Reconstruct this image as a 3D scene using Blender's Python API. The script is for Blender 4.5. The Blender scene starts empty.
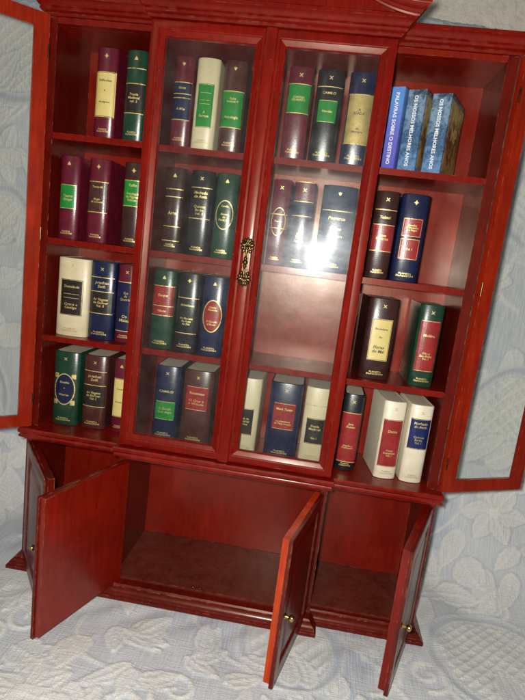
import bpy, bmesh, math, random
import numpy as np
from mathutils import Vector, Matrix
random.seed(7); rng = np.random.RandomState(11)
S = 0.01                                   # everything below is written in centimetres
sc = bpy.context.scene
COL = sc.collection
PI = math.pi

# ------------------------------------------------------------------ materials
def mat(name):
    m = bpy.data.materials.new(name); m.use_nodes = True
    nt = m.node_tree; b = nt.nodes['Principled BSDF']
    return m, nt, b
def N(nt, t, **k):
    n = nt.nodes.new(t)
    for a, v in k.items(): setattr(n, a, v)
    return n
def ramp(nt, fac, stops):
    r = N(nt, 'ShaderNodeValToRGB'); e = r.color_ramp.elements
    while len(e) < len(stops): e.new(0.5)
    for i, (p, c) in enumerate(stops):
        e[i].position = p; e[i].color = (c[0], c[1], c[2], 1)
    nt.links.new(fac, r.inputs[0]); return r.outputs[0]
def noise(nt, scale, detail=4, stretch=None, rough=.55, coord='Object'):
    tc = N(nt, 'ShaderNodeTexCoord'); v = tc.outputs[coord]
    if stretch:
        mp = N(nt, 'ShaderNodeMapping'); mp.inputs['Scale'].default_value = stretch
        nt.links.new(v, mp.inputs[0]); v = mp.outputs[0]
    n = N(nt, 'ShaderNodeTexNoise'); n.inputs['Scale'].default_value = scale
    n.inputs['Detail'].default_value = detail; n.inputs['Roughness'].default_value = rough
    nt.links.new(v, n.inputs['Vector']); return n.outputs['Fac']
def math_n(nt, op, a, b, clamp=False):
    m = N(nt, 'ShaderNodeMath', operation=op); m.use_clamp = clamp
    for i, v in enumerate((a, b)):
        if isinstance(v, (int, float)): m.inputs[i].default_value = v
        else: nt.links.new(v, m.inputs[i])
    return m.outputs[0]
def mixc(nt, fac, a, b):
    m = N(nt, 'ShaderNodeMix', data_type='RGBA')
    for i, v in ((0, fac), (6, a), (7, b)):
        if isinstance(v, (int, float)): m.inputs[i].default_value = v
        elif isinstance(v, tuple): m.inputs[i].default_value = (*v, 1)
        else: nt.links.new(v, m.inputs[i])
    return m.outputs[2]
def bump(nt, h, dist, strength, b):
    n = N(nt, 'ShaderNodeBump'); n.inputs['Distance'].default_value = dist; n.inputs['Strength'].default_value = strength
    nt.links.new(h, n.inputs['Height']); nt.links.new(n.outputs[0], b.inputs['Normal']); return n

def wood(name, c1, c2, rough=.3, wear=.5, stretch=(60, 60, 7), coat=.26, dust=0, spec=.22):
    m, nt, b = mat(name)
    g = noise(nt, 5, 6, stretch, .62)
    big = noise(nt, 28, 3)
    c = ramp(nt, g, [(.28, c1), (.74, c2)])
    pores = ramp(nt, noise(nt, 22, 5, (70, 70, 2.2), .7), [(.34, (.74,) * 3), (.46, (1,) * 3)])
    m0 = N(nt, 'ShaderNodeMix', data_type='RGBA', blend_type='MULTIPLY'); m0.inputs[0].default_value = 1
    nt.links.new(c, m0.inputs[6]); nt.links.new(pores, m0.inputs[7]); c = m0.outputs[2]
    bl = ramp(nt, big, [(.3, (.72, .72, .72)), (.75, (1.12, 1.12, 1.12))])
    mm = N(nt, 'ShaderNodeMix', data_type='RGBA', blend_type='MULTIPLY'); mm.inputs[0].default_value = 1
    nt.links.new(c, mm.inputs[6]); nt.links.new(bl, mm.inputs[7]); c = mm.outputs[2]
    # rubbed edges: where the rounded normal departs from the face normal
    bv = N(nt, 'ShaderNodeBevel', samples=4); bv.inputs['Radius'].default_value = .0007
    ge = N(nt, 'ShaderNodeNewGeometry')
    d = N(nt, 'ShaderNodeVectorMath', operation='DOT_PRODUCT')
    nt.links.new(bv.outputs[0], d.inputs[0]); nt.links.new(ge.outputs['Normal'], d.inputs[1])
    e = math_n(nt, 'SUBTRACT', 1.0, d.outputs['Value'])
    e = math_n(nt, 'MULTIPLY', e, 9.0, True)
    wn = noise(nt, 160, 5)
    wn = ramp(nt, wn, [(.5, (0, 0, 0)), (.66, (1, 1, 1))])
    w = math_n(nt, 'MULTIPLY', e, wn); w = math_n(nt, 'MULTIPLY', w, wear)
    c = mixc(nt, w, c, (.42, .17, .08))
    # dust freckles
    sp = N(nt, 'ShaderNodeTexVoronoi'); sp.inputs['Scale'].default_value = 110
    tc = N(nt, 'ShaderNodeTexCoord'); nt.links.new(tc.outputs['Object'], sp.inputs['Vector'])
    s = ramp(nt, sp.outputs['Distance'], [(.035, (1, 1, 1)), (.06, (0, 0, 0))])
    s = math_n(nt, 'MULTIPLY', s, .12)
    c = mixc(nt, s, c, (.5, .3, .2))
    if dust:
        dn = ramp(nt, noise(nt, 75, 9, None, .8), [(.38, (0,) * 3), (.72, (1,) * 3)])
        c = mixc(nt, math_n(nt, 'MULTIPLY', dn, dust), c, (.26, .16, .10))
    nt.links.new(c, b.inputs['Base Color'])
    rr = noise(nt, 60, 5)
    r2 = N(nt, 'ShaderNodeMapRange'); r2.inputs[3].default_value = rough - .05; r2.inputs[4].default_value = rough + .13
    nt.links.new(rr, r2.inputs[0]); nt.links.new(r2.outputs[0], b.inputs['Roughness'])
    b.inputs['Specular Tint'].default_value = (1, .80, .62, 1)
    b.inputs['Specular IOR Level'].default_value = spec; b.inputs['Coat Weight'].default_value = coat; b.inputs['Coat Roughness'].default_value = .16; b.inputs['Coat Tint'].default_value = (1, .93, .88, 1)
    hb = noise(nt, 45, 3); g2 = math_n(nt, 'MULTIPLY', g, .25); hb = math_n(nt, 'ADD', hb, g2)
    bump(nt, hb, .0004, .35, b)
    return m
M = {}
M['wood'] = wood('mahogany_lacquer', (.135, .0030, .0016), (.215, .0065, .0022))
M['wood_side'] = wood('mahogany_lacquer_rubbed_lit', (.36, .020, .0026), (.56, .060, .0062), .3, 1.2)  # rubbed edges, and flash light on the door slab put into the colour
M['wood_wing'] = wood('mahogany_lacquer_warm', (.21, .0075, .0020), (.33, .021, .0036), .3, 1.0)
M['wood_in'] = wood('mahogany_inside', (.165, .0042, .0016), (.235, .0105, .0026), .27, .7, (60, 60, 10), .10, 0, .55)
M['wood_dark'] = wood('mahogany_dark', (.080, .0034, .0022), (.14, .0075, .0035), .3, 1.2)
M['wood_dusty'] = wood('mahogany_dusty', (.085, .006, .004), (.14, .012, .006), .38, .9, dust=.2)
M['endgrain'] = wood('bare_end_grain', (.16, .075, .055), (.3, .17, .13), .4, .5)

def leather(name, col, rough=.33, metal=0.0):
    m, nt, b = mat(name)
    n = noise(nt, 900, 3); big = noise(nt, 120, 4)
    v_ = .08 if col[0] > .5 else .26
    lo = tuple(x * (1 - v_) for x in col); hi = tuple(min(1, x * (1 + v_)) for x in col)
    nt.links.new(ramp(nt, big, [(.3, lo), (.7, hi)]), b.inputs['Base Color'])
    b.inputs['Metallic'].default_value = metal
    r2 = N(nt, 'ShaderNodeMapRange'); r2.inputs[3].default_value = rough - .08; r2.inputs[4].default_value = rough + .16
    nt.links.new(noise(nt, 300, 5), r2.inputs[0]); nt.links.new(r2.outputs[0], b.inputs['Roughness'])
    b.inputs['Coat Weight'].default_value = .45; b.inputs['Coat Roughness'].default_value = .38
    bump(nt, n, .0002, .3, b)
    return m
LC = dict(maroon=(.105, .006, .018), green=(.008, .042, .022), navy=(.006, .012, .046), brown=(.062, .016, .013),
          darkbrown=(.035, .011, .009), black=(.010, .011, .014), cream=(.60, .52, .33), white=(.72, .66, .50),
          lgreen=(.010, .20, .030), lred=(.26, .018, .018), lnavy=(.008, .018, .10), lblack=(.018, .013, .012),
          lbrown=(.055, .02, .015), lgold=(.62, .50, .17), slate=(.02, .035, .075))
for k, v in LC.items(): M[k] = leather('leather_' + k, v, .24 if k not in ('cream', 'white', 'lgold') else .42)
def gold(name, col, rough, bs=.6):
    m, nt, b = mat(name)
    nt.links.new(ramp(nt, noise(nt, 500, 4), [(.34, tuple(c * .3 for c in col)), (.46, col)]), b.inputs['Base Color'])
    b.inputs['Metallic'].default_value = bs; b.inputs['Roughness'].default_value = rough
    return m
M['gold'] = gold('gold_foil', (.80, .62, .24), .42, .55)
M['goldpanel'] = leather('gold_panel', (.50, .38, .13), .36, .45)
M['ink'] = leather('dark_ink', (.03, .02, .015), .5)
M['brass'] = gold('polished_brass', (.62, .42, .13), .22, 1.0)
M['bronze'] = gold('aged_bronze', (.13, .085, .038), .34, 1.0)
def pages():
    m, nt, b = mat('page_edges')
    n = noise(nt, 60, 4, (40, .8, 40)); nt.links.new(ramp(nt, n, [(.3, (.52, .44, .32)), (.7, (.76, .68, .53))]), b.inputs['Base Color'])
    b.inputs['Roughness'].default_value = .85; return m
M['pages'] = pages()
def glass():
    m, nt, b = mat('cabinet_glass'); nt.nodes.remove(b)
    out = nt.nodes['Material Output']
    tr = N(nt, 'ShaderNodeBsdfTransparent'); tr.inputs[0].default_value = (.975, .985, .975, 1)
    gl = N(nt, 'ShaderNodeBsdfGlossy'); gl.inputs['Roughness'].default_value = .06
    gh = N(nt, 'ShaderNodeBsdfGlossy'); gh.inputs['Roughness'].default_value = .27; gh.inputs[0].default_value = (.9, .95, 1, 1)
    df = N(nt, 'ShaderNodeBsdfDiffuse'); df.inputs[0].default_value = (.55, .52, .5, 1)
    lw = N(nt, 'ShaderNodeLayerWeight'); lw.inputs[0].default_value = .5
    fr = math_n(nt, 'ADD', math_n(nt, 'MULTIPLY', math_n(nt, 'POWER', lw.outputs['Facing'], 5.0), .9), .013)
    m1 = N(nt, 'ShaderNodeMixShader'); nt.links.new(fr, m1.inputs[0]); nt.links.new(tr.outputs[0], m1.inputs[1]); nt.links.new(gl.outputs[0], m1.inputs[2])
    sm = ramp(nt, noise(nt, 35, 6, (1, 1, 2.0), .7), [(.35, (.003,) * 3), (.75, (.013,) * 3)])      # film of dust and finger marks
    m2 = N(nt, 'ShaderNodeMixShader'); nt.links.new(sm, m2.inputs[0]); nt.links.new(m1.outputs[0], m2.inputs[1]); nt.links.new(gh.outputs[0], m2.inputs[2])
    sd = ramp(nt, noise(nt, 90, 6), [(.3, (.004,) * 3), (.8, (.022,) * 3)])
    m3 = N(nt, 'ShaderNodeMixShader'); nt.links.new(sd, m3.inputs[0]); nt.links.new(m2.outputs[0], m3.inputs[1]); nt.links.new(df.outputs[0], m3.inputs[2])
    nt.links.new(m3.outputs[0], out.inputs[0]); return m
M['glass'] = glass()

# ------------------------------------------------------------------ object helpers
def link(name, bm, m, parent=None, smooth=False, bevel=0, seg=2, rec=True):
    if bevel:
        ed = [e for e in bm.edges if len(e.link_faces) == 2 and e.calc_face_angle(0) > .5]
        bmesh.ops.bevel(bm, geom=ed, offset=bevel * S, segments=seg, affect='EDGES', profile=.5, clamp_overlap=True)
    if rec: bmesh.ops.recalc_face_normals(bm, faces=bm.faces)
    me = bpy.data.meshes.new(name); bm.to_mesh(me); bm.free()
    if smooth:
        for p in me.polygons: p.use_smooth = True
        me.set_sharp_from_angle(angle=math.radians(40 if smooth is True else smooth))
    me.materials.append(m)
    o = bpy.data.objects.new(name, me); COL.objects.link(o)
    if parent: o.parent = parent
    return o
def empty(name, loc=(0, 0, 0), rz=0, parent=None):
    o = bpy.data.objects.new(name, None); COL.objects.link(o); o.location = Vector(loc) * S; o.rotation_euler.z = rz
    o.empty_display_size = .01
    if parent: o.parent = parent
    return o
def box(bm, x0, x1, y0, y1, z0, z1):
    v = [bm.verts.new((x * S, y * S, z * S)) for x in (x0, x1) for y in (y0, y1) for z in (z0, z1)]
    for f in ((0, 1, 3, 2), (4, 6, 7, 5), (0, 4, 5, 1), (2, 3, 7, 6), (0, 2, 6, 4), (1, 5, 7, 3)): bm.faces.new([v[i] for i in f])
def boxobj(name, b, m, parent, bevel=.05):
    bm = bmesh.new(); box(bm, *b); return link(name, bm, m, parent, bevel=bevel)
def loft(bm, rings, closed=True, caps=False):
    R = [[bm.verts.new((p[0] * S, p[1] * S, p[2] * S)) for p in r] for r in rings]
    n = len(R[0])
    for a, b in zip(R, R[1:]):
        for i in range(n if closed else n - 1):
            j = (i + 1) % n; bm.faces.new((a[i], a[j], b[j], b[i]))
    if caps:
        bm.faces.new(R[0]); bm.faces.new(R[-1])
    return R
def lathe(bm, prof, c, axis='y', n=20):     # prof: (radius, distance along axis)
    rings = []
    for r, d in prof:
        ring = []
        for i in range(n):
            a = 2 * PI * i / n; p, q = r * math.cos(a), r * math.sin(a)
            ring.append((c[0] + p, c[1] + d, c[2] + q) if axis == 'y' else (c[0] + p, c[1] + q, c[2] + d))
        rings.append(ring)
    loft(bm, rings, True, True)
def ellipsoid(bm, c, r, rot=0, n=10, mseg=6):   # rot about Y
    bot = None; rings = []
    for j in range(mseg + 1):
        t = PI * j / mseg; rr = max(.02, math.sin(t)); z = math.cos(t); ring = []
        for i in range(n):
            a = 2 * PI * i / n
            x, y, zz = r[0] * rr * math.cos(a), r[1] * rr * math.sin(a), r[2] * z
            ring.append((c[0] + x * math.cos(rot) + zz * math.sin(rot), c[1] + y, c[2] - x * math.sin(rot) + zz * math.cos(rot)))
        rings.append(ring)
    loft(bm, rings, True, True)

# ------------------------------------------------------------------ bookcase measurements (cm)
XI, XO, XC = 16.24, 17.0, 8.63
Z1, Z2, Z3, ZF, ZT = 36.75, 28.79, 20.91, 13.04, 44.43
YB, TS = 5.7, .46
cab = empty('bookcase')
cab['label'] = 'small glossy red mahogany breakfront bookcase with open doors, standing on the bedspread'
cab['category'] = 'bookcase'

# upper carcass
for s in (-1, 1):
    x0, x1 = sorted((s * XI, s * XO))
    boxobj('side_panel', (x0, x1, 0, 6.3, ZF + .002, ZT + .42), M['wood_dark'], cab, .06)
    x0, x1 = sorted((s * 8.12, s * 8.58))
    boxobj('partition', (x0, x1, .05, YB - .01, ZF + .002, ZT + .0), M['wood_dark'], cab, .04)
    x0, x1 = sorted((s * (XI - .01), s * 8.6))
    for z in (Z1, Z2, Z3):
        boxobj('shelf', (x0 + .01, x1 - .01, .02, YB - .01, z - TS, z), M['wood'], cab, .05)
    boxobj('top_rail', (x0 + .01, x1 - .01, .0, .55, ZT + .01, ZT + .42), M['wood_in'] if s > 0 else M['wood'], cab, .05)
for z in (Z1, Z2, Z3):
    boxobj('shelf', (-8.1, 8.1, .42, YB - .01, z - TS, z), M['wood'], cab, .05)
boxobj('back_panel', (-XI + .005, XI - .005, YB, YB + .5, ZF + .005, ZT + .4), M['wood_in'], cab, 0)
boxobj('top_panel', (-XI + .01, XI - .01, .56, YB - .01, ZT + .01, ZT + .41), M['wood_in'], cab, 0)

def path_loft(name, prof, XW, yw, XCc, yc, yback, m, o_only=None, bevel=0):
    bm = bmesh.new(); rings = []
    for o, z in prof:
        rings.append([(-XW - o, yback, z), (-XW - o, yw - o, z), (-XCc - o, yw - o, z), (-XCc - o, yc - o, z),
                      (XCc + o, yc - o, z), (XCc + o, yw - o, z), (XW + o, yw - o, z), (XW + o, yback, z)])
    loft(bm, rings, True, True)
    return link(name, bm, m, cab, smooth=28, bevel=bevel)
# cornice of the whole top
path_loft('cornice', [(0, 44.87), (.12, 44.9), (.22, 45.0), (.22, 45.08), (.34, 45.12), (.44, 45.22), (.46, 45.33), (.40, 45.42), (.5, 45.46),
                      (.62, 45.62), (.80, 45.76), (.92, 45.82), (.92, 46.02), (.86, 46.1)], XO, 0, XC, -1.32, 6.4, M['wood'])
# arched pediment over the centre
def crest_z(x): return 45.95 + 3.0 * (1 - math.cos(PI * (9.9 - min(9.9, abs(x))) / 9.9)) / 2
bm = bmesh.new(); xs = [-9.4 + 18.8 * i / 64 for i in range(65)]
loft(bm, [[(x, -2.05, 46.11), (x, -2.05, crest_z(x) + .3), (x, -.4, crest_z(x) + .3), (x, -.4, 46.11)] for x in xs], True, True)
link('pediment', bm, M['wood'], cab, smooth=True)
bm = bmesh.new(); rings = []
prof = [(-1.9, -.05), (-2.25, -.02), (-2.3, .08), (-2.36, .10), (-2.45, .2), (-2.5, .26), (-2.62, .28), (-2.78, .38), (-2.92, .5), (-2.95, .56), (-2.95, .72), (-.3, .72), (-.3, -.05)]
for i in range(81):
    x = -10.1 + 20.2 * i / 80
    d = min(1.0, (10.1 - abs(x)) / .9 + 0.0)
    ring = []
    for (y, z) in prof:
        yy = y; o = max(0, -1.9 - y)
        xx = x
        if abs(x) > 9.2: xx = math.copysign(9.2 + (abs(x) - 9.2) * (o + .15) / 1.05, x)
        ring.append((xx, yy, crest_z(x) + z * 1.0))
    rings.append(ring)
loft(bm, rings, True, True)
link('crest_moulding', bm, M['wood'], cab, smooth=30)
# ledge between upper and lower case
path_loft('ledge', [(-.25, 11.95), (0, 12.0), (.05, 12.2), (.30, 12.22), (.36, 12.30), (.36, 12.42), (.30, 12.5), (.28, 12.56), (.36, 12.62), (.43, 12.72), (.43, 12.92), (.36, 13.03)],
          17.0, -.68, 8.47, -1.42, 6.9, M['wood'])
# lower carcass
for s in (-1, 1):
    x0, x1 = sorted((s * 16.78, s * 17.2))
    boxobj('side_panel', (x0, x1, 0, 6.9, 1.3, 11.93), M['wood_dark'], cab, .05)
    x0, x1 = sorted((s * 8.1, s * 8.55))
    boxobj('partition', (x0, x1, -.9, 6.5, 1.36, 11.93), M['wood_dark'], cab, .05)
boxobj('back_panel', (-16.77, 16.77, 6.51, 6.9, 1.37, 11.93), M['wood_in'], cab, 0)
bm = bmesh.new()
box(bm, -8.6, 8.6, -1.15, 6.5, .9, 1.35)
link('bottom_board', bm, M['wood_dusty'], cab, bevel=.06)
for x in (-1.35, -.75):
    bm = bmesh.new(); ellipsoid(bm, (x, -.82, 1.36), (.12, .09, .05)); link('door_catch', bm, M['bronze'], cab, smooth=True)
for s in (-1, 1):
    x0, x1 = sorted((s * 8.61, s * 16.95))
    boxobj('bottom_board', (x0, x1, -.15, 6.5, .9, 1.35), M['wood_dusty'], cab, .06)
path_loft('base_moulding', [(.72, 0), (.78, .05), (.78, .34), (.66, .42), (.62, .46), (.60, .56), (.50, .72), (.30, .88), (.22, .93), (.22, 1.0), (.12, 1.12), (.0, 1.16)],
          17.2, -.35, 8.45, -1.75, 7.1, M['wood_dark'])

# glazed doors: local origin at hinge, x runs to the free edge (sx=+1) or the other way (sx=-1), outer face at y=0
def glazed_door(loc, rz, w, sx, handle=False, z0=12.95 + .16, z1=44.83):
    gb, gt = 14.12, 43.78
    st = 1.10; r = []
    loops = [(0, .62, 0), (0, .10, 0), (.03, .03, 0), (.10, 0, 0), (.58, 0, 0), (.64, .03, 0), (.68, .09, 0), (.95, .20, 0), (1.04, .24, 0), (1.08, .33, 0), (1.10, .62, 0)]
    bm = bmesh.new(); rings = []
    for ins, y, _ in loops:
        a = ins / 1.10
        xa, xb = ins, w - ins
        za, zb = z0 + (gb - z0) * a, z1 - (z1 - gt) * a
        ring = [(sx * xa, y, za), (sx * xb, y, za), (sx * xb, y, zb), (sx * xa, y, zb)]
        rings.append(ring)
    loft(bm, rings + [rings[0]], True)
    bmesh.ops.remove_doubles(bm, verts=bm.verts, dist=1e-6)
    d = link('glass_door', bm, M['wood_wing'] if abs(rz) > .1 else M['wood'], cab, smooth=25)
    d.location = Vector(loc) * S; d.rotation_euler.z = rz
    bm = bmesh.new(); x0, x1 = sorted((sx * 1.0, sx * (w - 1.0)))
    box(bm, x0, x1, .36, .50, gb - .1, gt + .1); link('glass_pane', bm, M['glass'], d)
    for z in (15.5, 29, 42.3):       # small brass hinges on the hinge edge
        bm = bmesh.new(); lathe(bm, [(.02, -.5), (.07, -.5), (.07, .5), (.02, .5)], (-sx * .0, .64, z), 'z', 12)
        link('hinge', bm, M['bronze'], d, smooth=True)
    return d
wd = XC - .005
dl = glazed_door((-XC, -1.32, 0), 0, wd - .0, 1)
dr = glazed_door((XC, -1.32, 0), 0, wd - .0, -1)
# astragal strip down the meeting edge, on the left-hand centre door
bm = bmesh.new()
loft(bm, [[(x, y, z) for x, y in ((8.63 - .42, -.005), (8.63 - .42, -.10), (8.63 - .36, -.16), (8.63 - .30, -.18), (8.63 + .30, -.18), (8.63 + .36, -.16), (8.63 + .42, -.10), (8.63 + .42, -.005))] for z in (13.12, 44.8)], True, True)
link('astragal', bm, M['wood'], dl, smooth=25)
# bronze handle plate
hz, hx, hy = 28.82, 8.66, -.185
bm = bmesh.new()
for sgn in (1, -1):
    cz = hz + sgn * 1.15
    for k in range(7):
        a = (k - 3) * .44
        ellipsoid(bm, (hx + math.sin(a) * .30, hy - .06, cz + sgn * (math.cos(a) * .40)), (.125, .09, .27), a * sgn)
    for k in range(4):
        a = (k - 1.5) * .55
        ellipsoid(bm, (hx + math.sin(a) * .2, hy - .12, cz + sgn * (math.cos(a) * .22)), (.09, .09, .22), a * sgn)
    ellipsoid(bm, (hx, hy - .14, cz - sgn * .12), (.15, .12, .15))
    for t in (-1, 1):
        ellipsoid(bm, (hx + t * .36, hy - .06, cz - sgn * .12), (.16, .08, .12), t * .6)
        ellipsoid(bm, (hx + t * .24, hy - .08, cz - sgn * .34), (.12, .07, .17), -t * .5 * sgn)
box(bm, hx - .22, hx + .22, hy - .04, hy + .02, hz - 1.3, hz + 1.3)
link('handle_plate', bm, M['bronze'], dl, smooth=True)
bm = bmesh.new()
lathe(bm, [(.04, -.98), (.1, -.95), (.12, -.8), (.07, -.6), (.08, -.4), (.15, -.3), (.15, -.24), (.1, -.2), (.17, -.1), (.19, 0), (.17, .1), (.1, .2), (.15, .24), (.15, .3), (.08, .4), (.07, .6), (.12, .8), (.1, .95), (.04, .98)], (hx, hy - .27, hz), 'z', 16)
link('handle_pull', bm, M['bronze'], dl, smooth=True)
# open wing doors
aR, aL = 3.589, 2.385
glazed_door((XO, 0, 0), aR, 7.9, -1)
glazed_door((-XO, 0, 0), -aL, 7.9, 1)

# cupboard doors: slab, lipped outer panel, raised field, knob
def cup_door(loc, ang, w, sx, knob=True, z0=.78, z1=11.62, inner=None, kin=.55):
    # local: hinge at origin, closed door runs along sx, outer face toward -y
    bm = bmesh.new(); x0, x1 = sorted((sx * .0, sx * (w - .12)))
    box(bm, x0, x1, 0, .45, z0 + .25, z1 - .02)
    d = link('cupboard_door', bm, inner or M['wood_side'], cab, bevel=.05)
    d.location = Vector(loc) * S; d.rotation_euler.z = ang
    # outer frame ring with ogee and raised field
    bm = bmesh.new(); rings = []
    for ins, y in ((0, -.005), (0, -.22), (.04, -.28), (.1, -.30), (.95, -.30), (1.05, -.26), (1.12, -.14), (1.22, -.10), (1.35, -.10), (1.75, -.24), (1.85, -.26)):
        rings.append([(sx * ins, y, z0 + ins), (sx * (w - ins), y, z0 + ins), (sx * (w - ins), y, z1 - ins), (sx * ins, y, z1 - ins)])
    loft(bm, rings, True, True)
    link('raised_panel', bm, M['wood_dark'], d, smooth=25)
    if knob:
        bm = bmesh.new()
        lathe(bm, [(.02, -.28), (.2, -.30), (.22, -.34), (.12, -.40), (.09, -.55), (.12, -.60), (.2, -.66), (.24, -.76), (.22, -.88), (.12, -.95), (.02, -.97)], (sx * (w - kin), 0, (z0 + z1) / 2 - .2), 'y', 20)
        link('knob', bm, M['brass'], d, smooth=True)
    for z in (z0 + 1.6, z1 - 1.6):
        bm = bmesh.new(); lathe(bm, [(.02, -.4), (.07, -.4), (.07, .4), (.02, .4)], (-sx * .03, .3, z), 'z', 12)
        link('hinge', bm, M['bronze'], d, smooth=True)
    return d
cup_door((-8.04, -.95 - .02, 0), -1.915, 8.65, 1, True, .78, 11.66, M['wood_in'], 1.6)
cup_door((8.04, -.95 - .02, 0), 1.328, 8.3, -1, True, .6, 11.66)
cup_door((-16.75, -.05, 0), -.903, 7.95, 1, True, .78, 11.6, M['wood_dark'])
cup_door((16.75, -.05, 0), 1.223, 8.05, -1, True, .6, 11.6, M['wood'])

# ------------------------------------------------------------------ lettering
_tc = {}
def text_geo(s, italic=0, bold=False):
    k = (s, italic, bold)
    if k not in _tc:
        cu = bpy.data.curves.new('t', 'FONT'); cu.body = s; cu.align_x = 'CENTER'; cu.align_y = 'CENTER'; cu.size = 1
        cu.shear = italic; cu.resolution_u = 2; cu.space_line = .95
        if bold and 'Q' not in s: cu.offset = .02
        o = bpy.data.objects.new('t', cu); COL.objects.link(o)
        bpy.context.view_layer.update()
        me = bpy.data.meshes.new_from_object(o.evaluated_get(bpy.context.evaluated_depsgraph_get()))
        v = [(p.co.x, p.co.y) for p in me.vertices]; f = [tuple(p.vertices) for p in me.polygons]
        bpy.data.objects.remove(o); bpy.data.curves.remove(cu); bpy.data.meshes.remove(me)
        if v:
            xa, xb = min(p[0] for p in v), max(p[0] for p in v); ya, yb = min(p[1] for p in v), max(p[1] for p in v)
            v = [(p[0] - (xa + xb) / 2, p[1] - (ya + yb) / 2) for p in v]
            _tc[k] = (v, f, xb - xa, yb - ya)
        else: _tc[k] = ([], [], 1, 1)
    return _tc[k]

# ------------------------------------------------------------------ books
class Sp:                                   # spine surface
    def __init__(s, w, b): s.w, s.b = w, b
    def y(s, x):
        t = min(1, abs(2 * x / s.w)); return s.b * (1 - math.sqrt(max(0, 1 - t ** 2.3)))
def strip(bm, sp, x0, x1, z0, z1, off, n=10):
    R = []
    for i in range(n + 1):
        x = x0 + (x1 - x0) * i / n
        R.append([(x, sp.y(x) - off, z0), (x, sp.y(x) - off, z1)])
    V = [[bm.verts.new((p[0] * S, p[1] * S, p[2] * S)) for p in r] for r in R]
    for a, b in zip(V, V[1:]): bm.faces.new((a[0], b[0], b[1], a[1]))
def ell(bm, sp, rx, zc, rz, off, inner=None, n=36):
    if inner is None:
        xs = [-rx * math.cos(PI * i / n) for i in range(n + 1)]
        V = []
        for x in xs:
            hgt = rz * math.sqrt(max(0, 1 - (x / rx) ** 2))
            V.append([bm.verts.new((x * S, (sp.y(x) - off) * S, (zc - hgt) * S)), bm.verts.new((x * S, (sp.y(x) - off) * S, (zc + hgt) * S))])
        for a, b in zip(V, V[1:]): bm.faces.new((a[0], b[0], b[1], a[1]))
    else:
        V = []
        for i in range(n):
            a = 2 * PI * i / n; r = []
            for t in (1, inner):
                x = rx * math.cos(a) * (t if t == 1 else t); z = zc + rz * math.sin(a) * (1 - (1 - t) * rx / rz if t != 1 else 1)
                r.append(bm.verts.new((x * S, (sp.y(x) - off) * S, z * S)))
            V.append(r)
        for i in range(n):
            a, b = V[i], V[(i + 1) % n]; bm.faces.new((a[0], b[0], b[1], a[1]))
def put_text(bm, sp, s, zc, maxw, lh, off, italic=0, xo=0, vertical=False, bold=False):
    v, f, tw, th = text_geo(s, italic, bold)
    nl = s.count('\n') + 1
    sc_ = .9 * min(maxw / tw, lh * nl / th) if not vertical else min(maxw / th, lh / tw)
    vs = []
    for x, y in v:
        if vertical: px, pz = xo + y * sc_, zc - x * sc_
        else:
            px, pz = xo + x * sc_ * (1 if maxw / tw <= lh * nl / th * 1.0 else min(1.25, maxw / tw / sc_)), zc + y * sc_
        vs.append(bm.verts.new((px * S, (sp.y(px) - off) * S, pz * S)))
    for q in f:
        try: bm.faces.new([vs[i] for i in q])
        except ValueError: pass
def emblem(bm, sp, kind, zc, r, off):
    def quad(pts):
        vs = [bm.verts.new((x * S, (sp.y(x) - off) * S, z * S)) for x, z in pts]; bm.faces.new(vs)
    if kind == 'x':
        for a, L in ((.8, 1.0), (-.75, 1.0)):
            dx, dz = math.sin(a), math.cos(a)
            w = .17 * r
            quad([(-dx * r - 0, zc - dz * r), (dz * w, zc - dx * w), (dx * r * L, zc + dz * r * L), (-dz * w, zc + dx * w)])
            for k in (-1, 1):
                cx, cz = dx * r * .62 * k, zc + dz * r * .62 * k
                quad([(cx - dx * r * .3, cz - dz * r * .3), (cx + dz * r * .22, cz - dx * r * .22), (cx + dx * r * .3, cz + dz * r * .3), (cx - dz * r * .22, cz + dx * r * .22)])
    elif kind == 'd':
        quad([(0, zc - r), (r * .55, zc), (0, zc + r), (-r * .55, zc)])
        for t in (-1, 1): quad([(t * r * .35, zc), (t * r * .6, zc - .22 * r), (t * r * .9, zc), (t * r * .6, zc + .22 * r)])
    elif kind == 'f':
        for a in (-.7, 0, .7):
            dx, dz = math.sin(a), math.cos(a)
            quad([(0, zc - r * .7), (dx * r * .6 + dz * .22 * r, zc + dz * r * .3 - dx * .22 * r), (dx * r, zc + dz * r * .9), (dx * r * .6 - dz * .22 * r, zc + dz * r * .3 + dx * .22 * r)])
    else:
        quad([(-r * .7, zc - r * .6), (r * .7, zc - r * .6), (r * .62, zc), (0, zc + r * .9), (-r * .62, zc)])
def c_caps(bm, R, k):                       # close the ends of a C shaped shell with quads
    for q in (R[0], R[-1]):
        for i in range(k - 1): bm.faces.new((q[i], q[i + 1], q[2 * k - 2 - i], q[2 * k - 1 - i]))
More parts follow.
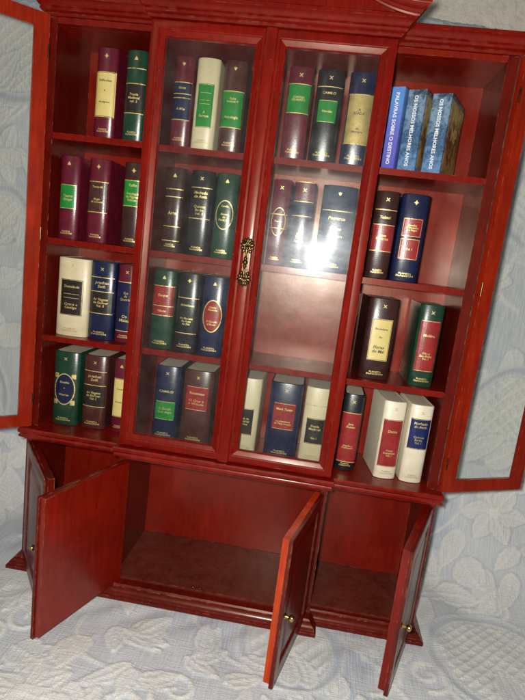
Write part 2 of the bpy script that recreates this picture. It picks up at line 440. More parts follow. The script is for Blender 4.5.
def cover(w, h, D, b, m, parent, th=.11):
    """case binding: boards and rounded spine in one C shaped shell"""
    sp = Sp(w, b); n = 22
    xs = [-w / 2 * math.cos(PI * i / n) for i in range(n + 1)]
    def ring(z, ins):
        out = [(-w / 2 + ins, D - ins)] + [(x * (1 - 2 * ins / w), sp.y(x) + ins) for x in xs] + [(w / 2 - ins, D - ins)]
        wi = w / 2 - th
        inn = [(wi, D)] + [(-wi * math.cos(PI * (n - i) / n), sp.y(-w / 2 * math.cos(PI * (n - i) / n)) + th + .03) for i in range(n + 1)] + [(-wi, D)]
        return [(x, y, z) for x, y in out + inn]
    bm = bmesh.new()
    c_caps(bm, loft(bm, [ring(0, .05), ring(.02, .02), ring(.07, 0), ring(h - .08, 0), ring(h - .025, .02), ring(h, .06)], True), n + 3)
    c = link('cover', bm, m, parent, smooth=35)
    bm = bmesh.new()
    n2 = 10; wi = w / 2 - th - .005
    def pr(z): return [(wi, D - .12, z)] + [(x, sp.y(x * (w / 2) / wi) + th + .045, z) for x in [wi * math.cos(PI * i / n2) for i in range(n2 + 1)]] + [(-wi, D - .12, z)]
    zz = h - .05
    loft(bm, [pr(.12), pr(zz)], True, True)
    link('page_block', bm, M['pages'], parent, smooth=35)
    return sp
PUB = 'PLANETA\nDeAGOSTINI'
def flat(name, m, parent, fn):
    bm = bmesh.new(); fn(bm)
    if not bm.verts: bm.free(); return
    me_o = link(name, bm, m, parent, rec=False)
    return me_o
def book(x0, x1, y, z, col, label, spec, h=6.45, yaw=0, D=4.25, em='x', pub=True, group='miniature leather bound classics on the shelves'):
    """spec: bands [(z0,z1,mat)], rects [(z0,z1,mat,wfrac)], oval (z0,z1,mat|None), lines [z], texts [(str,zc,lh,wfrac,italic,matkey)]"""
    w = x1 - x0
    t = empty('book', ((x0 + x1) / 2, y, z + .004), 0); t.rotation_euler.z = yaw + random.uniform(-.018, .018)
    t['label'] = label; t['category'] = 'book'; t['group'] = group
    b = min(.46, .24 * w)
    sp = cover(w, h, D, b, M[col], t)
    fw = .455 * w
    for a, c, mk in spec.get('bands', ()):
        o = flat('spine_label', M[mk], t, lambda bm: strip(bm, sp, -.49 * w, .49 * w, a * h, c * h, .010, 14))
        for q_ in (a, c): flat('gold_rule', M['gold'], t, lambda bm: strip(bm, sp, -fw, fw, q_ * h - .03, q_ * h + .03, .018))
    for a, c, mk, wf in spec.get('rects', ()):
        q = wf * w / 2
        flat('spine_label', M[mk], t, lambda bm: strip(bm, sp, -q, q, a * h, c * h, .012))
        rm = 'gold' if mk not in ('lgold', 'goldpanel') else 'ink'
        i = .05
        for zz in (a * h + i, c * h - i): flat('gold_rule', M[rm], t, lambda bm: strip(bm, sp, -q + i, q - i, zz - .018, zz + .018, .020))
        if spec.get('box', 0):
            for xx in (-q + i, q - i): flat('gold_rule', M[rm], t, lambda bm: strip(bm, sp, xx - .015, xx + .015, a * h + i + .02, c * h - i - .02, .020, 2))
    if 'oval' in spec:
        a, c, mk = spec['oval']; zc = (a + c) / 2 * h; rz = (c - a) / 2 * h; rx = min(.40 * w, rz * .75)
        if spec.get('corners'):
            flat('corner_ornament', M['gold'], t, lambda bm: [strip(bm, sp, *sorted((s * rx * .62, s * rx * 1.0)), zc + u * rz * .98 - (.0 if u < 0 else rz * .30), zc + u * rz * .98 + (.0 if u > 0 else rz * .30), .009, 4) for s in (-1, 1) for u in (-1, 1)])
        if mk: flat('spine_label', M[mk], t, lambda bm: ell(bm, sp, rx, zc, rz, .013))
        flat('gold_ring', M['gold'], t, lambda bm: ell(bm, sp, rx, zc, rz, .022, .90))
    ls = spec.get('lines', ())
    if ls:
        for q in ls: flat('gold_rule', M['gold'], t, lambda bm: strip(bm, sp, -fw, fw, q * h - .03, q * h + .03, .020))
    for s, zc, lh, wf, it, mk in spec.get('texts', ()):
        flat('title_lettering', M[mk], t, lambda bm: put_text(bm, sp, s, zc * h, wf * w, lh, .026, it, 0, False, True))
    if em: flat('emblem', M['gold'], t, lambda bm: emblem(bm, sp, em, h * .905, .19, .022))
    if pub: flat('publisher_lettering', M['gold'] if col not in ('cream', 'white') else M['goldpanel'], t, lambda bm: put_text(bm, sp, PUB, h * .085, w * .62, .17, .022, 0, 0, False, True))
    return t
G = 'gold'
def T(s, zc, lh=.3, wf=.7, it=.12, mk='gold'): return (s, zc, lh, wf, it, mk)
yr1, yr2, yr3 = .25, .45, .8
# ---- left wing
book(-13.22, -11.57, yr1, Z1, 'maroon', 'maroon book with a tall gold spine label, top shelf of the left wing', dict(rects=[(.235, .735, 'lgold', .93)], texts=[T('Sófocles', .64, .2, .7, 0, 'ink'), T('A', .53, .2, .1, 0, 'ink'), T('Antígona', .40, .2, .7, 0, 'ink')]), em='d')
book(-10.92, -9.27, yr1, Z1, 'green', 'dark green book with a black title band, top shelf of the left wing', dict(bands=[(.31, .635, 'lblack')], lines=[.80], texts=[T('Poesia\nMedieval\nvol. 2', .48, .3, .62)]), em='c')
book(-15.78, -14.12, yr2, Z2, 'maroon', 'maroon book with a bright green label, leftmost on the second shelf of the left wing', dict(rects=[(.37, .66, 'lgreen', .78)], texts=[T('Teatro\nGrego', .5, .3, .5)]), em='c')
book(-13.41, -11.69, yr2, Z2, 'maroon', 'maroon book with a brown title band, middle of the left wing second shelf', dict(bands=[(.37, .73, 'lbrown')], texts=[T('Tomás M.', .67, .26, .55), T('Elogio\nda Loucura', .51, .3, .62)]), em='d')
book(-10.56, -8.87, yr2, Z2, 'darkbrown', 'dark brown book with green title band, beside the glass door on the left second shelf', dict(bands=[(.49, .79, 'lgreen')], texts=[T('Kafka', .735, .32, .42), T('Antologia\nde Páginas\nÍntimas', .60, .27, .68)]), em='d')
book(-15.72, -13.01, yr3, Z3, 'cream', 'thick cream book with a dark boxed label, third shelf of the left wing', dict(rects=[(.27, .73, 'lblack', .70)], box=1, texts=[T('Dostoiévski', .64, .26, .54), T('Crime e\nCastigo', .39, .3, .42), T('———\n———', .52, .2, .55, 0)]), em='x')
book(-13.07, -10.88, yr3 + .3, Z3, 'navy', 'navy blue book titled Gulliver volume II on the third shelf of the left wing', dict(bands=[(.34, .62, 'lblack')], lines=[.80], texts=[T('Jonathan\nSwift', .71, .32, .6), T('As Viagens\nde Gulliver\nVol. II', .48, .3, .66)]))
book(-10.70, -9.02, yr3 + .3, Z3, 'maroon', 'book with maroon ends and navy middle, right end of the left wing third shelf', dict(bands=[(.155, .78, 'navy')], texts=[T('Eça\nde\nQueirós', .60, .32, .6), T('Os\nMaias', .32, .32, .5)]))
book(-15.75, -13.44, 1.0, ZF, 'green', 'green book with a dark oval title on the bottom left shelf', dict(oval=(.28, .71, 'navy'), corners=1, texts=[T('Goethe', .59, .28, .4), T('·', .51, .1, .05), T('Werther', .42, .28, .46)]))
book(-13.14, -11.00, 1.15, ZF, 'brown', 'brown book titled Gulliver volume I on the bottom shelf of the left wing', dict(bands=[(.31, .60, 'lblack')], lines=[.79], texts=[T('Jonathan\nSwift', .70, .32, .6), T('As Viagens\nde Gulliver\nVol. I', .46, .3, .66)]))
book(-10.47, -9.03, 1.2, ZF, 'maroon', 'maroon book with a pale gold label, half hidden on the bottom left shelf', dict(rects=[(.22, .74, 'lgold', .85)], texts=[T('Contos', .6, .2, .5, 0, 'ink'), T('Exemplares', .42, .2, .6, 0, 'ink')]), em='c')
# ---- behind the left glass door
book(-7.27, -5.76, .5, Z1, 'maroon', 'slim maroon book with navy band behind the left glass door, top shelf', dict(bands=[(.30, .71, 'navy')], lines=[.585, .54], texts=[T('Górki', .65, .25, .4), T('A Mãe', .42, .3, .5)]), em='f')
book(-5.58, -3.82, .5, Z1, 'cream', 'cream book with a tall green label behind the left glass door, top shelf', dict(rects=[(.24, .72, 'lgreen', .68)], lines=[], texts=[T('———', .62, .1, .5, 0), T('———', .54, .1, .5, 0), T('———', .50, .1, .5, 0), T('A\nEuropa', .385, .32, .46)]), em='x')
book(-3.50, -1.76, .5, Z1, 'brown', 'brown book with wide green band behind the left glass door, top shelf', dict(bands=[(.27, .665, 'lgreen')], texts=[T('Padre\nAntónio V.', .57, .3, .6), T('Antologia', .38, .36, .68)]), em='f')
book(-7.24, -5.71, .6, Z2, 'darkbrown', 'dark brown book with plain gold rules behind the left glass door, second shelf', dict(lines=[.75, .66, .31, .14], texts=[T('Arte', .47, .36, .5)]), em='c')
book(-5.26, -3.43, .6, Z2, 'black', 'black book titled Machado de Assis behind the left glass door, second shelf', dict(lines=[.80, .44], texts=[T('Machado\nde Assis', .72, .32, .66), T('Quincas\nBorba\nVol. II', .54, .3, .55)]))
book(-3.23, -1.50, .6, Z2, 'green', 'dark green book with gold oval ring behind the left glass door, second shelf', dict(oval=(.345, .69, None), corners=0, texts=[T('Camilo', .62, .24, .38), T('Amor\nde\nPerdição', .49, .3, .52)]), em='c')
book(-7.66, -5.73, .9, Z3, 'green', 'green book with a red title band behind the left glass door, third shelf', dict(bands=[(.43, .80, 'lred')], lines=[.55], texts=[T('Esopo', .68, .3, .42), T('Fábulas', .49, .2, .4)]), em='c')
book(-5.57, -3.67, .9, Z3, 'black', 'black book with gold lettering behind the left glass door, third shelf', dict(lines=[.69, .245], texts=[T('Aristófanes', .60, .24, .66), T('As Nuvens\nAs Aves\nAs Rãs', .40, .28, .62)]), em='d')
book(-3.52, -1.55, .9, Z3, 'navy', 'navy book with a red oval title behind the left glass door, third shelf', dict(oval=(.30, .71, 'lred'), texts=[T('Camilo\nPessanha', .60, .24, .42), T('O Conde\nd’Amor', .42, .3, .5)]), em='c')
book(-6.87, -4.70, 1.2, ZF, 'navy', 'navy book with bright green label behind the left glass door, bottom shelf', dict(rects=[(.28, .53, 'lgreen', .76)], texts=[T('CAMILO', .665, .22, .66, 0), T('A Queda\ndum Anjo', .405, .34, .6)]))
book(-4.45, -1.88, 1.2, ZF, 'brown', 'thick brown book with a red label behind the left glass door, bottom shelf', dict(rects=[(.47, .79, 'lred', .72)], texts=[T('Rousseau', .70, .24, .5), T('O Que é\na Virtude', .58, .26, .56)]))
# ---- behind the right glass door
book(1.32, 3.14, .5, Z1, 'maroon', 'maroon book with a green title band behind the right glass door, top shelf', dict(bands=[(.50, .81, 'lgreen')], texts=[T('CONTOS\nDE ANTÃO', .655, .36, .6, 0)]))
book(3.42, 5.40, .5, Z1, 'black', 'black book with small green label behind the right glass door, top shelf', dict(rects=[(.43, .67, 'lgreen', .68)], lines=[.81], texts=[T('CAMILO', .745, .18, .6, 0), T('Novelas', .55, .24, .42)]))
book(5.77, 7.74, .5, Z1, 'navy', 'navy book with large gold panel behind the right glass door, top shelf', dict(bands=[(.23, .76, 'goldpanel')], texts=[T('A\nILÍADA', .58, .3, .45, 0, 'ink'), T('de\nHomero', .38, .3, .45, 0, 'ink')]))
book(1.16, 2.54, .6, Z2, 'maroon', 'slim maroon book with gold oval ring behind the right glass door, second shelf', dict(oval=(.35, .68, None), lines=[.60, .44], texts=[T('Ésquilo', .52, .2, .5)]))
book(2.75, 4.41, .6, Z2, 'navy', 'navy book with maroon top and a gold rule behind the right glass door, second shelf', dict(bands=[(.775, .995, 'maroon')], lines=[.61], texts=[T('Júlio\nDinis\nSerões', .36, .3, .5)]))
book(4.94, 7.51, .6, Z2, 'slate', 'thick slate blue book behind the flash glare on the right glass door', dict(lines=[.715], texts=[T('Petrarca', .63, .26, .5), T('Rimas\n· ·\nSonetos', .47, .28, .45)]), em='f')
book(-0.03, 2.14, 1.2, ZF, 'cream', 'cream book with black label behind the right glass door, leftmost of its bottom shelf', dict(rects=[(.25, .60, 'lblack', .62)], texts=[T('Luís de\nCamões\nLírica', .43, .3, .42)]))
book(2.87, 5.58, 1.3, ZF, 'navy', 'thick navy book titled Tom Sawyer behind the right glass door, bottom shelf', dict(rects=[(.39, .74, 'lred', .66)], texts=[T('Mark Twain', .66, .3, .56), T('As Aventuras\nde Tom Sawyer', .48, .3, .58)]))
book(5.81, 7.96, 1.3, ZF, 'cream', 'cream book with black label, rightmost on the bottom shelf behind the right glass door', dict(rects=[(.26, .60, 'lblack', .68)], lines=[.77], texts=[T('Poesia\nMedieval', .48, .36, .5), T('Vol. I', .34, .26, .26)]), em='x')
# ---- right wing
book(8.91, 10.65, .55, Z2, 'darkbrown', 'dark brown book with a red title band, second shelf of the right wing', dict(bands=[(.32, .62, 'lred')], lines=[.79], texts=[T('Tolstoi', .705, .34, .5), T('Anna\nKarénina', .48, .36, .58)]))
book(10.82, 12.87, .55, Z2, 'navy', 'navy blue book with a tall red label, second shelf of the right wing', dict(rects=[(.52, .73, 'lred', .70), (.26, .50, 'lred', .70)], box=1, texts=[T('Stendhal\nO Vermelho\ne o Negro', .62, .26, .5), T('Vol. I', .38, .28, .26)]), em='d')
book(9.70, 12.09, 1.0, Z3, 'darkbrown', 'dark maroon book with gold panel standing alone on the third right shelf', dict(rects=[(.24, .75, 'lgold', .66)], box=1, texts=[T('Baudelaire', .63, .22, .45, 0, 'ink'), T('As', .53, .22, .12, 0, 'ink'), T('Flores\ndo Mal', .38, .42, .45, .2, 'ink')]), yaw=.10)
book(13.57, 15.43, .8, Z3, 'green', 'green book with a large red label, third shelf of the right wing', dict(rects=[(.19, .81, 'lred', .80)], texts=[T('Molière', .63, .32, .52), T('Obras\nEscolhidas\nVol. I', .38, .32, .56)]), yaw=.05)
book(8.89, 10.51, .9, ZF, 'black', 'narrow red book with black top and foot, bottom shelf of the right wing', dict(bands=[(.12, .76, 'lred')], texts=[T('Jane\nAusten', .60, .3, .5), T('Orgulho e\nPreconceito', .32, .32, .62)]))
book(12.09, 13.88, .55, ZF, 'white', 'white book with bright red label, bottom shelf of the right wing', dict(rects=[(.16, .77, 'lred', .86)], texts=[T('Dante', .62, .32, .45), T('Obras\nCompletas\nVol. I', .34, .3, .6)]), yaw=.13)
book(14.17, 15.97, .6, ZF, 'white', 'white book with navy label, rightmost on the bottom shelf', dict(rects=[(.44, .83, 'lnavy', .86)], texts=[T('Machado\nde Assis', .75, .3, .66), T('Quincas\nBorba\nVol. I', .56, .28, .5)]), yaw=.09)

# ---- paperbacks on the top shelf of the right wing
def paper_mat(name, stops, sc_=40, bright=None):
    m, nt, b = mat(name)
    n = noise(nt, sc_, 7, None, .7)
    tc = N(nt, 'ShaderNodeTexCoord'); sx = N(nt, 'ShaderNodeSeparateXYZ'); nt.links.new(tc.outputs['Object'], sx.inputs[0])
    g = math_n(nt, 'MULTIPLY', sx.outputs['Z'], 9.0)
    f = math_n(nt, 'MULTIPLY', n, .9); f = math_n(nt, 'ADD', f, math_n(nt, 'MULTIPLY', g, .8))
    nt.links.new(ramp(nt, f, stops), b.inputs['Base Color']); b.inputs['Roughness'].default_value = .28
    return m
M['pb_violet'] = paper_mat('violet_cover', [(.25, (.08, .07, .42)), (.6, (.12, .13, .5)), (.78, (.10, .25, .60)), (.86, (.08, .45, .60))], 25)
M['pb_blue'] = paper_mat('blue_mottled_cover', [(.3, (.03, .06, .12)), (.45, (.12, .24, .42)), (.62, (.03, .07, .14)), (.75, (.18, .28, .38)), (.9, (.03, .05, .08))], 160)
M['pb_olive'] = paper_mat('brown_cover_picture', [(.3, (.16, .06, .02)), (.5, (.40, .28, .11)), (.62, (.14, .05, .02)), (.8, (.45, .36, .18))], 90)
M['white_ink'] = leather('white_print', (.75, .78, .8), .5)
def paperback(x0, x1, y, z, m, label, title, h, D, yaw, front=None):
    w = x1 - x0; t = empty('paperback_book', ((x0 + x1) / 2, y, z + .004)); t.rotation_euler.z = yaw
    t['label'] = label; t['category'] = 'book'; t['group'] = 'paperbacks on the top shelf of the right wing'
    bm = bmesh.new(); th = .05; r = .06
    out = [(-w / 2, D), (-w / 2, r), (-w / 2 + r, 0), (w / 2 - r, 0), (w / 2, r), (w / 2, D)]
    inn = [(w / 2 - th, D), (w / 2 - th, r + .03), (w / 2 - r - .02, th), (-w / 2 + r + .02, th), (-w / 2 + th, r + .03), (-w / 2 + th, D)]
    c_caps(bm, loft(bm, [[(a, b, zz) for a, b in out + inn] for zz in (0, h)], True), 6)
    link('cover', bm, m, t)
    bm = bmesh.new(); box(bm, -w / 2 + th + .01, w / 2 - th - .01, th + .02, D - .05, .03, h - .04); link('page_block', bm, M['pages'], t)
    sp = Sp(w, .0001)
    flat('title_lettering', M['white_ink'], t, lambda bm: put_text(bm, sp, title, h * .49, w * .50, h * .88, .012, 0, 0, True, True))
    if front:
        bm = bmesh.new(); box(bm, w / 2 + .002, w / 2 + .012, .35, D - .05, .25, h - .3); f = link('front_picture', bm, M['pb_olive'], t)
        bm = bmesh.new()
        v, fc, tw, thh = text_geo('NM\nMP', 0, True)
        q = min((D - 1.0) / tw, (h * .42) / thh)
        vs = [bm.verts.new(((w / 2 + .018) * S, (D / 2 + .1 + px * q) * S, (h * .68 + py * q) * S)) for px, py in v]
        for qf in fc:
            try: bm.faces.new([vs[i] for i in qf])
            except ValueError: pass
        link('cover_lettering', bm, M['lgold'], t, rec=False)
    return t
paperback(8.78, 9.72, .15, Z1, M['pb_violet'], 'thin violet blue paperback lettered Palavras Sobre o Destino, top right shelf', 'PALAVRAS SOBRE O DESTINO', 5.55, 4.1, -.40)
paperback(9.92, 11.24, .2, Z1, M['pb_blue'], 'mottled blue paperback in the middle of three on the top right shelf', 'OS NOSSOS MELHORES ANOS', 5.5, 4.2, -.43, True)
paperback(11.66, 13.02, .2, Z1, M['pb_blue'], 'mottled blue paperback with its brown cover showing, rightmost on the top shelf', 'OS NOSSOS MELHORES ANOS', 5.4, 4.2, -.43, True)

# ------------------------------------------------------------------ bedspread: quilted jacquard over seat and backrest
YP, ZTOP = 10.6, 52.5
dx = .13
X = np.arange(-46, 50, dx); V = np.arange(-30, 70, dx)
nx, nv = len(X), len(V)
XX, VV = np.meshgrid(X, V)
# warp the cloth pattern a little so nothing is ruler straight
U = XX + .35 * np.sin(VV * .31 + 1) + .25 * np.sin(XX * .23 + VV * .17)
W = VV + .35 * np.sin(XX * .27) + .25 * np.sin(VV * .21 - XX * .13 + 2)
H = np.zeros_like(XX); Cm = np.zeros_like(XX); Bl = np.zeros_like(XX)
def win(cx, cy, r):
    j0, j1 = np.searchsorted(X, [cx - r - 1, cx + r + 1]); i0, i1 = np.searchsorted(V, [cy - r - 1, cy + r + 1])
    return slice(i0, i1), slice(j0, j1)
def sstep(a, b, x):
    t = np.clip((x - a) / (b - a), 0, 1); return t * t * (3 - 2 * t)
def leaf(cx, cy, ang, L, wd_, bend=0., amt=1., veins=True):
    s = win(cx, cy, L * 1.2)
    if XX[s].size == 0: return
    dx_, dy_ = U[s] - cx, W[s] - cy
    c, sn = math.cos(ang), math.sin(ang)
    a = (dx_ * c + dy_ * sn) / L; b = (-dx_ * sn + dy_ * c) / L
    b = b - bend * a * a
    w = wd_ / L * np.sin(np.clip(a, 0, 1) ** .75 * PI) ** .7 * (a > 0) * (a < 1)
    lob = 1 + .10 * np.abs(np.sin(a * 11 + cx))
    e = (w * lob - np.abs(b)) * L                     # cm inside the outline
    ins = sstep(0, .10, e)
    edge = np.exp(-((e - .16) / .11) ** 2) * (w > 0.01)
    rib = np.exp(-(b * L / .10) ** 2) * ins
    vp = (a * L * 2.3 - np.abs(b) * L * 1.7) % 1
    vein = np.exp(-((vp - .5) / .18) ** 2) * ins * (e > .3) if veins else 0
    H[s] = H[s] * (1 - ins) + ins * .30 + edge * .55 + rib * .5 + vein * .32
    fill = ins * (.30 * amt + .5 * np.maximum(np.maximum(edge, rib), vein))
    Cm[s] = Cm[s] * (1 - ins) + fill
    out = np.exp(-((e + .10) / .09) ** 2) * (w > .01)
    H[s] = H[s] - out * .22
    Bl[s] = np.maximum(Bl[s] * (1 - ins), .75 * out)  # bluish thread outline, also paints relief shading round each leaf
def scroll(cx, cy, r, turns, ang, wd_, fl=1):
    s = win(cx, cy, r)
    if XX[s].size == 0: return
    dx_, dy_ = U[s] - cx, W[s] - cy; rr = np.hypot(dx_, dy_); th = (np.arctan2(dy_, dx_) * fl - ang) % (2 * PI)
    best = np.full_like(rr, 9.)
    for k in range(int(turns) + 1):
        t = th + 2 * PI * k; R_ = r * (1 - t / (2 * PI * turns)); best = np.where((R_ > 0) & (t < 2 * PI * turns), np.minimum(best, np.abs(rr - R_)), best)
    band = sstep(wd_, wd_ * .55, best)
    H[s] = np.maximum(H[s], band * .8); Cm[s] = np.maximum(Cm[s], band * .8)
def flower(cx, cy, r, n, ang):
    for k in range(n):
        a = ang + 2 * PI * k / n; leaf(cx + .15 * r * math.cos(a), cy + .15 * r * math.sin(a), a, r, r * .34, 0, .95, True)
    s = win(cx, cy, r); rr = np.hypot(U[s] - cx, W[s] - cy); c = sstep(r * .24, r * .18, rr)
    H[s] = H[s] * (1 - c) + c * 1.0; Cm[s] = np.maximum(Cm[s], c)
def medallion(cx, cy, r, a0, per=.74, single=False):
    s = win(cx, cy, r); dx_, dy_ = U[s] - cx, W[s] - cy; rr = np.hypot(dx_, dy_ * .95)
    ins = sstep(r, r - .25, rr)
    ring = np.exp(-((rr - (r - .35)) / .22) ** 2); ring2 = np.exp(-((rr - (r - 1.15)) / .12) ** 2)
    p = dx_ * math.cos(a0) + dy_ * math.sin(a0); q = -dx_ * math.sin(a0) + dy_ * math.cos(a0)
    l1 = np.exp(-((((p / per) % 1) - .5) / .2) ** 2)
    l2 = np.exp(-((((q / (per * 1.7)) % 1) - .5) / .12) ** 2) * (0 if single else .8)
    core = sstep(r - 1.3, r - 1.5, rr)
    lat = np.maximum(l1, l2) * core
    H[s] = H[s] * (1 - ins) + ins * .1 + ring * .7 + ring2 * .5 + lat * .95
    Cm[s] = Cm[s] * (1 - ins) + ring * .35 + ring2 * .6 + lat * .6 + core * .3
    Bl[s] = np.maximum(Bl[s], np.exp(-((rr - (r - .72)) / .30) ** 2) * .9)
tendrils = []
meds = [(24.3, -1.6, 6.3, 2.35, .68, False), (25.6, 23.9, 5.2, .85, .66, False), (-27.5, 37.2, 3.3, .7, .42, False), (-27.2, 53.5, 5.6, .8, .5, False), (7.4, -3.6, 4.6, 2.4, .85, True),
        (-30, 18, 4.6, 2.2, .5, False), (26, 45, 4.6, .8, .6, False), (-22, -14, 6.0, .7, .8, False), (44, 14, 6, .8, .7, False), (-46, 30, 5, .8, .6, False), (0, 40, 6, .8, .7, False), (46, 40, 6, .8, .7, False), (-44, 2, 6, .8, .7, False), (30, -22, 6, .7, .7, False), (2, -26, 5, .7, .7, False)]
def far_from_meds(x, y, m=0.):
    return all(math.hypot(x - a, y - b) > r + m for a, b, r, *_ in meds)
pts_ = []
tries = 0
while len(pts_) < 1000 and tries < 40000:
    tries += 1
    x, y = random.uniform(-60, 64), random.uniform(-40, 76)
    if far_from_meds(x, y, .6) and all((x - a) ** 2 + (y - b) ** 2 > 2.35 ** 2 for a, b in pts_): pts_.append((x, y))
for i, (x, y) in enumerate(pts_):
    k = i % 6
    fa = math.sin(x * .19) * 1.6 + math.cos(y * .16) * 1.7
    if k == 0: flower(x, y, random.uniform(1.9, 2.8), random.choice((5, 6, 8)), random.random() * 6)
    elif k == 1 and i % 12 == 1: scroll(x, y, random.uniform(1.5, 2.3), 1.6, random.random() * 6, .24, random.choice((1, -1)))
    elif k == 2:
        for q in range(4): leaf(x + q * .5 * math.cos(fa), y + q * .5 * math.sin(fa), fa + (q - 1.5) * .75, random.uniform(2.6, 3.8), .8, random.uniform(-.4, .4), .9)
    else:
        leaf(x, y, fa + random.uniform(-.7, .7), random.uniform(2.8, 4.8), random.uniform(.8, 1.45), random.uniform(-.5, .5), .95)
for q in range(150):                            # thin curling stems and vines between the leaves
    x, y, a = random.uniform(-44, 48), random.uniform(-28, 66), random.random() * 6.28
    kk = random.uniform(-.35, .35)
    for t in range(26):
        x += .28 * math.cos(a); y += .28 * math.sin(a); a += kk * .28 + .05 * math.sin(t * .5)
        s = win(x, y, .5)
        if XX[s].size:
            g = np.exp(-(((U[s] - x) ** 2 + (W[s] - y) ** 2) / .035))
            H[s] = np.maximum(H[s], g * .75); Cm[s] = np.maximum(Cm[s], g * .9)
for m_ in meds: medallion(*m_)
for cx, cy, r, *_ in meds:                      # foliage lapping over each medallion
    for q in range(3):
        a = random.uniform(3.4, 5.6); leaf(cx + r * .9 * math.cos(a), cy + r * .9 * math.sin(a), a + 2.6 + random.uniform(-.5, .5), r * .75, r * .2, .3, .9)
Cm = Cm * (1 - .22 * (np.sin(VV * 2 * PI / .34 + .4 * np.sin(XX * 3)) * .5 + .5))
Bl = np.where(VV > 0, np.maximum(Bl, 1.5 * sstep(56.2, 56.8, VV) ), Bl)  # rolled top of the backrest darkened here, its shade put into the colour
# solid shape: seat, fillet, backrest, rolled top, back again
side = np.clip((np.abs(XX) - 18.8) / 7.0, 0, 1); side = side * side * (3 - 2 * side)
rad = 2.8 + side * 5.6
rt = 2.2
v1 = YP - rad; v2 = v1 + rad * PI / 2; v3 = v2 + (ZTOP - rt - rad); v4 = v3 + rt * PI / 2
lean = .045
a1 = np.clip((VV - v1) / rad, 0, PI / 2)
Yc = np.where(VV < v1, VV, v1 + rad * np.sin(a1)); Zc = np.where(VV < v1, 0, rad * (1 - np.cos(a1)))
up = np.clip(VV - v2, 0, v3 - v2); Zc = Zc + up
a2 = np.clip((VV - v3) / rt, 0, PI / 2)
Yc = Yc + rt * (1 - np.cos(a2)); Zc = Zc + rt * np.sin(a2)
Yc = Yc + np.clip(VV - v4, 0, 99)
Yc = Yc + lean * Zc
# tangent normals
ny = np.where(VV < v1, 0, np.where(VV < v2, -np.sin(a1), np.where(VV < v3, -1, -np.cos(a2))))
nz = np.where(VV < v1, 1, np.where(VV < v2, np.cos(a1), np.where(VV < v3, 0, np.sin(a2))))
soft = .30 * np.sin(XX * .21 + VV * .13) * np.sin(VV * .17 + .7) + .16 * np.sin(XX * .47 - VV * .39 + 1.3) + .07 * np.sin(XX * 1.1 + VV * .83)
under = np.clip((np.hypot(np.clip(np.abs(XX) - 17.6, 0, 99), np.clip(np.maximum(-2.2 - VV, VV - 8), 0, 99))) / 3.5, 0, 1)
dist_ = np.hypot(np.clip(np.abs(XX) - 17.6, 0, 99), np.clip(np.maximum(-2.2 - VV, VV - 8), 0, 99))
near_ = np.clip(dist_ / 14, 0, 1)
soft = soft * under * (.45 + .55 * near_)
Hs = H.copy()
for _ in range(0):
    Hs[1:-1, 1:-1] = (Hs[1:-1, 1:-1] * 4 + Hs[:-2, 1:-1] + Hs[2:, 1:-1] + Hs[1:-1, :-2] + Hs[1:-1, 2:]) / 8
disp = soft + np.clip(Hs, -.3, 1.3) * .13 * under - .015 - .07 * under + .13 * np.exp(-((dist_ - 1.6) / 1.1) ** 2) * np.sin(XX * 1.7 + np.sin(VV) * 1.2) * (VV < 6)
P = np.stack([XX, Yc + ny * disp, Zc + nz * disp], -1).reshape(-1, 3) * S
idx = np.arange(nx * nv).reshape(nv, nx)
F = np.stack([idx[:-1, :-1], idx[:-1, 1:], idx[1:, 1:], idx[1:, :-1]], -1).reshape(-1, 4)
me = bpy.data.meshes.new('bedspread')
me.vertices.add(len(P)); me.vertices.foreach_set('co', P.astype(np.float32).ravel())
me.loops.add(F.size); me.loops.foreach_set('vertex_index', F.astype(np.int32).ravel())
me.polygons.add(len(F)); me.polygons.foreach_set('loop_start', np.arange(0, F.size, 4, dtype=np.int32))
me.polygons.foreach_set('use_smooth', np.ones(len(F), dtype=bool))
me.update(calc_edges=True); me.validate()
for nm, arr in (('cream_thread', Cm), ('blue_thread_shade', Bl), ('cloth_u', XX * .01), ('cloth_v', VV * .01)):
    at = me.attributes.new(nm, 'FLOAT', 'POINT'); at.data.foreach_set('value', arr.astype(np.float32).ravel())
bs = bpy.data.objects.new('bedspread', me); COL.objects.link(bs); bs['kind'] = 'structure'
m, nt, b = mat('jacquard_cloth')
def attr(n_): a = N(nt, 'ShaderNodeAttribute'); a.attribute_name = n_; return a.outputs['Fac']
cb = N(nt, 'ShaderNodeCombineXYZ'); nt.links.new(attr('cloth_u'), cb.inputs[0]); nt.links.new(attr('cloth_v'), cb.inputs[1])
def nz_(scale, det, st):
    mp = N(nt, 'ShaderNodeMapping'); mp.inputs['Scale'].default_value = st; nt.links.new(cb.outputs[0], mp.inputs[0])
    n = N(nt, 'ShaderNodeTexNoise'); n.inputs['Scale'].default_value = scale; n.inputs['Detail'].default_value = det; nt.links.new(mp.outputs[0], n.inputs['Vector']); return n.outputs['Fac']
patch = nz_(11, 3, (1, 1, 1)); warp = nz_(60, 4, (14, .8, 1)); weft = nz_(60, 4, (.8, 12, 1)); grit = nz_(900, 3, (1, 1, 1))
ground = ramp(nt, patch, [(.35, (.50, .545, .61)), (.5, (.58, .61, .655)), (.66, (.43, .495, .605))])
ground = mixc(nt, math_n(nt, 'MULTIPLY', ramp(nt, warp, [(.42, (0,) * 3), (.6, (1,) * 3)]), .6), ground, (.70, .705, .69))
col = mixc(nt, math_n(nt, 'MULTIPLY', attr('cream_thread'), .85, True), ground, (.83, .805, .72))
col = mixc(nt, math_n(nt, 'MULTIPLY', attr('blue_thread_shade'), .55, True), col, (.38, .44, .51))
col = mixc(nt, math_n(nt, 'MULTIPLY', ramp(nt, grit, [(.35, (1,) * 3), (.55, (0,) * 3)]), .22), col, (.36, .35, .32))
nt.links.new(col, b.inputs['Base Color']); b.inputs['Roughness'].default_value = .82
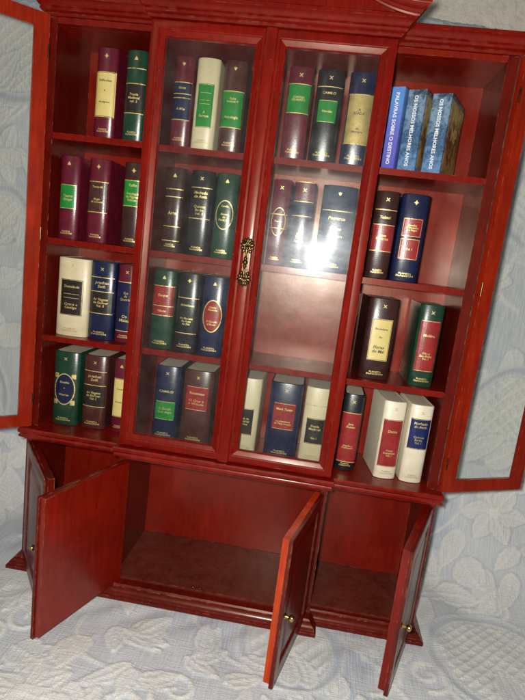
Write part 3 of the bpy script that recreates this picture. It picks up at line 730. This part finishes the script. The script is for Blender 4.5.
b.inputs['Sheen Weight'].default_value = .15
hh = math_n(nt, 'ADD', warp, math_n(nt, 'MULTIPLY', weft, .7)); hh = math_n(nt, 'ADD', hh, math_n(nt, 'MULTIPLY', grit, .5))
bump(nt, hh, .0008, .85, b)
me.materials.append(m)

# wall behind the backrest
m, nt, b = mat('stucco_paint')
n1 = noise(nt, 160, 6); nt.links.new(ramp(nt, n1, [(.3, (.62, .58, .50)), (.7, (.74, .70, .61))]), b.inputs['Base Color']); b.inputs['Roughness'].default_value = .8
bump(nt, noise(nt, 120, 5), .004, .8, b)
bm = bmesh.new(); box(bm, -90, 95, 21, 24, -10, 130); wl = link('wall', bm, m); wl['kind'] = 'structure'

# ------------------------------------------------------------------ light: phone flash beside the lens and an added weak warm fill lamp out of view
C = Vector((5.8077, -40.8004, 29.6355))
def point(name, loc, power, radius, col):
    l = bpy.data.lights.new(name, 'POINT'); l.energy = power; l.shadow_soft_size = radius * S; l.color = col
    o = bpy.data.objects.new(name, l); COL.objects.link(o); o.location = Vector(loc) * S; return o
point('camera_flash', (C.x - 1.3, C.y + .2, C.z + .5), 8.6, .7, (1, .965, .90))
w = bpy.data.worlds.new('World'); sc.world = w; w.use_nodes = True
bg = w.node_tree.nodes['Background']; bg.inputs[0].default_value = (1, .92, .84, 1); bg.inputs[1].default_value = .095
ar = bpy.data.lights.new('fill_lamp', 'AREA'); ar.energy = .9; ar.shape = 'DISK'; ar.size = .5; ar.color = (1, .80, .58)  # added fill, evens the light on the cloth
ao = bpy.data.objects.new('fill_lamp', ar); COL.objects.link(ao); ao.location = (-.75, -1.35, 1.25)
ao.rotation_euler = (Vector((0, 0, .25)) - Vector(ao.location)).to_track_quat('-Z', 'Y').to_euler()

# ------------------------------------------------------------------ camera
fwd = Vector((-0.09294328, 0.97953216, -0.17854492)); upv = Vector((-0.14015593, 0.16466451, 0.97634108)); rt_ = fwd.cross(upv).normalized()
cd = bpy.data.cameras.new('camera'); co = bpy.data.objects.new('camera', cd); COL.objects.link(co)
cd.sensor_fit = 'HORIZONTAL'; cd.sensor_width = 36; cd.lens = 36 * 530.42 / 525; cd.clip_start = .01; cd.clip_end = 50
mw = Matrix((rt_, upv, -fwd)).transposed().to_4x4(); mw.translation = C * S
co.matrix_world = mw
sc.camera = co
sc.render.engine = 'CYCLES'
sc.view_settings.view_transform = 'Standard'; sc.view_settings.look = 'None'; sc.view_settings.exposure = 0
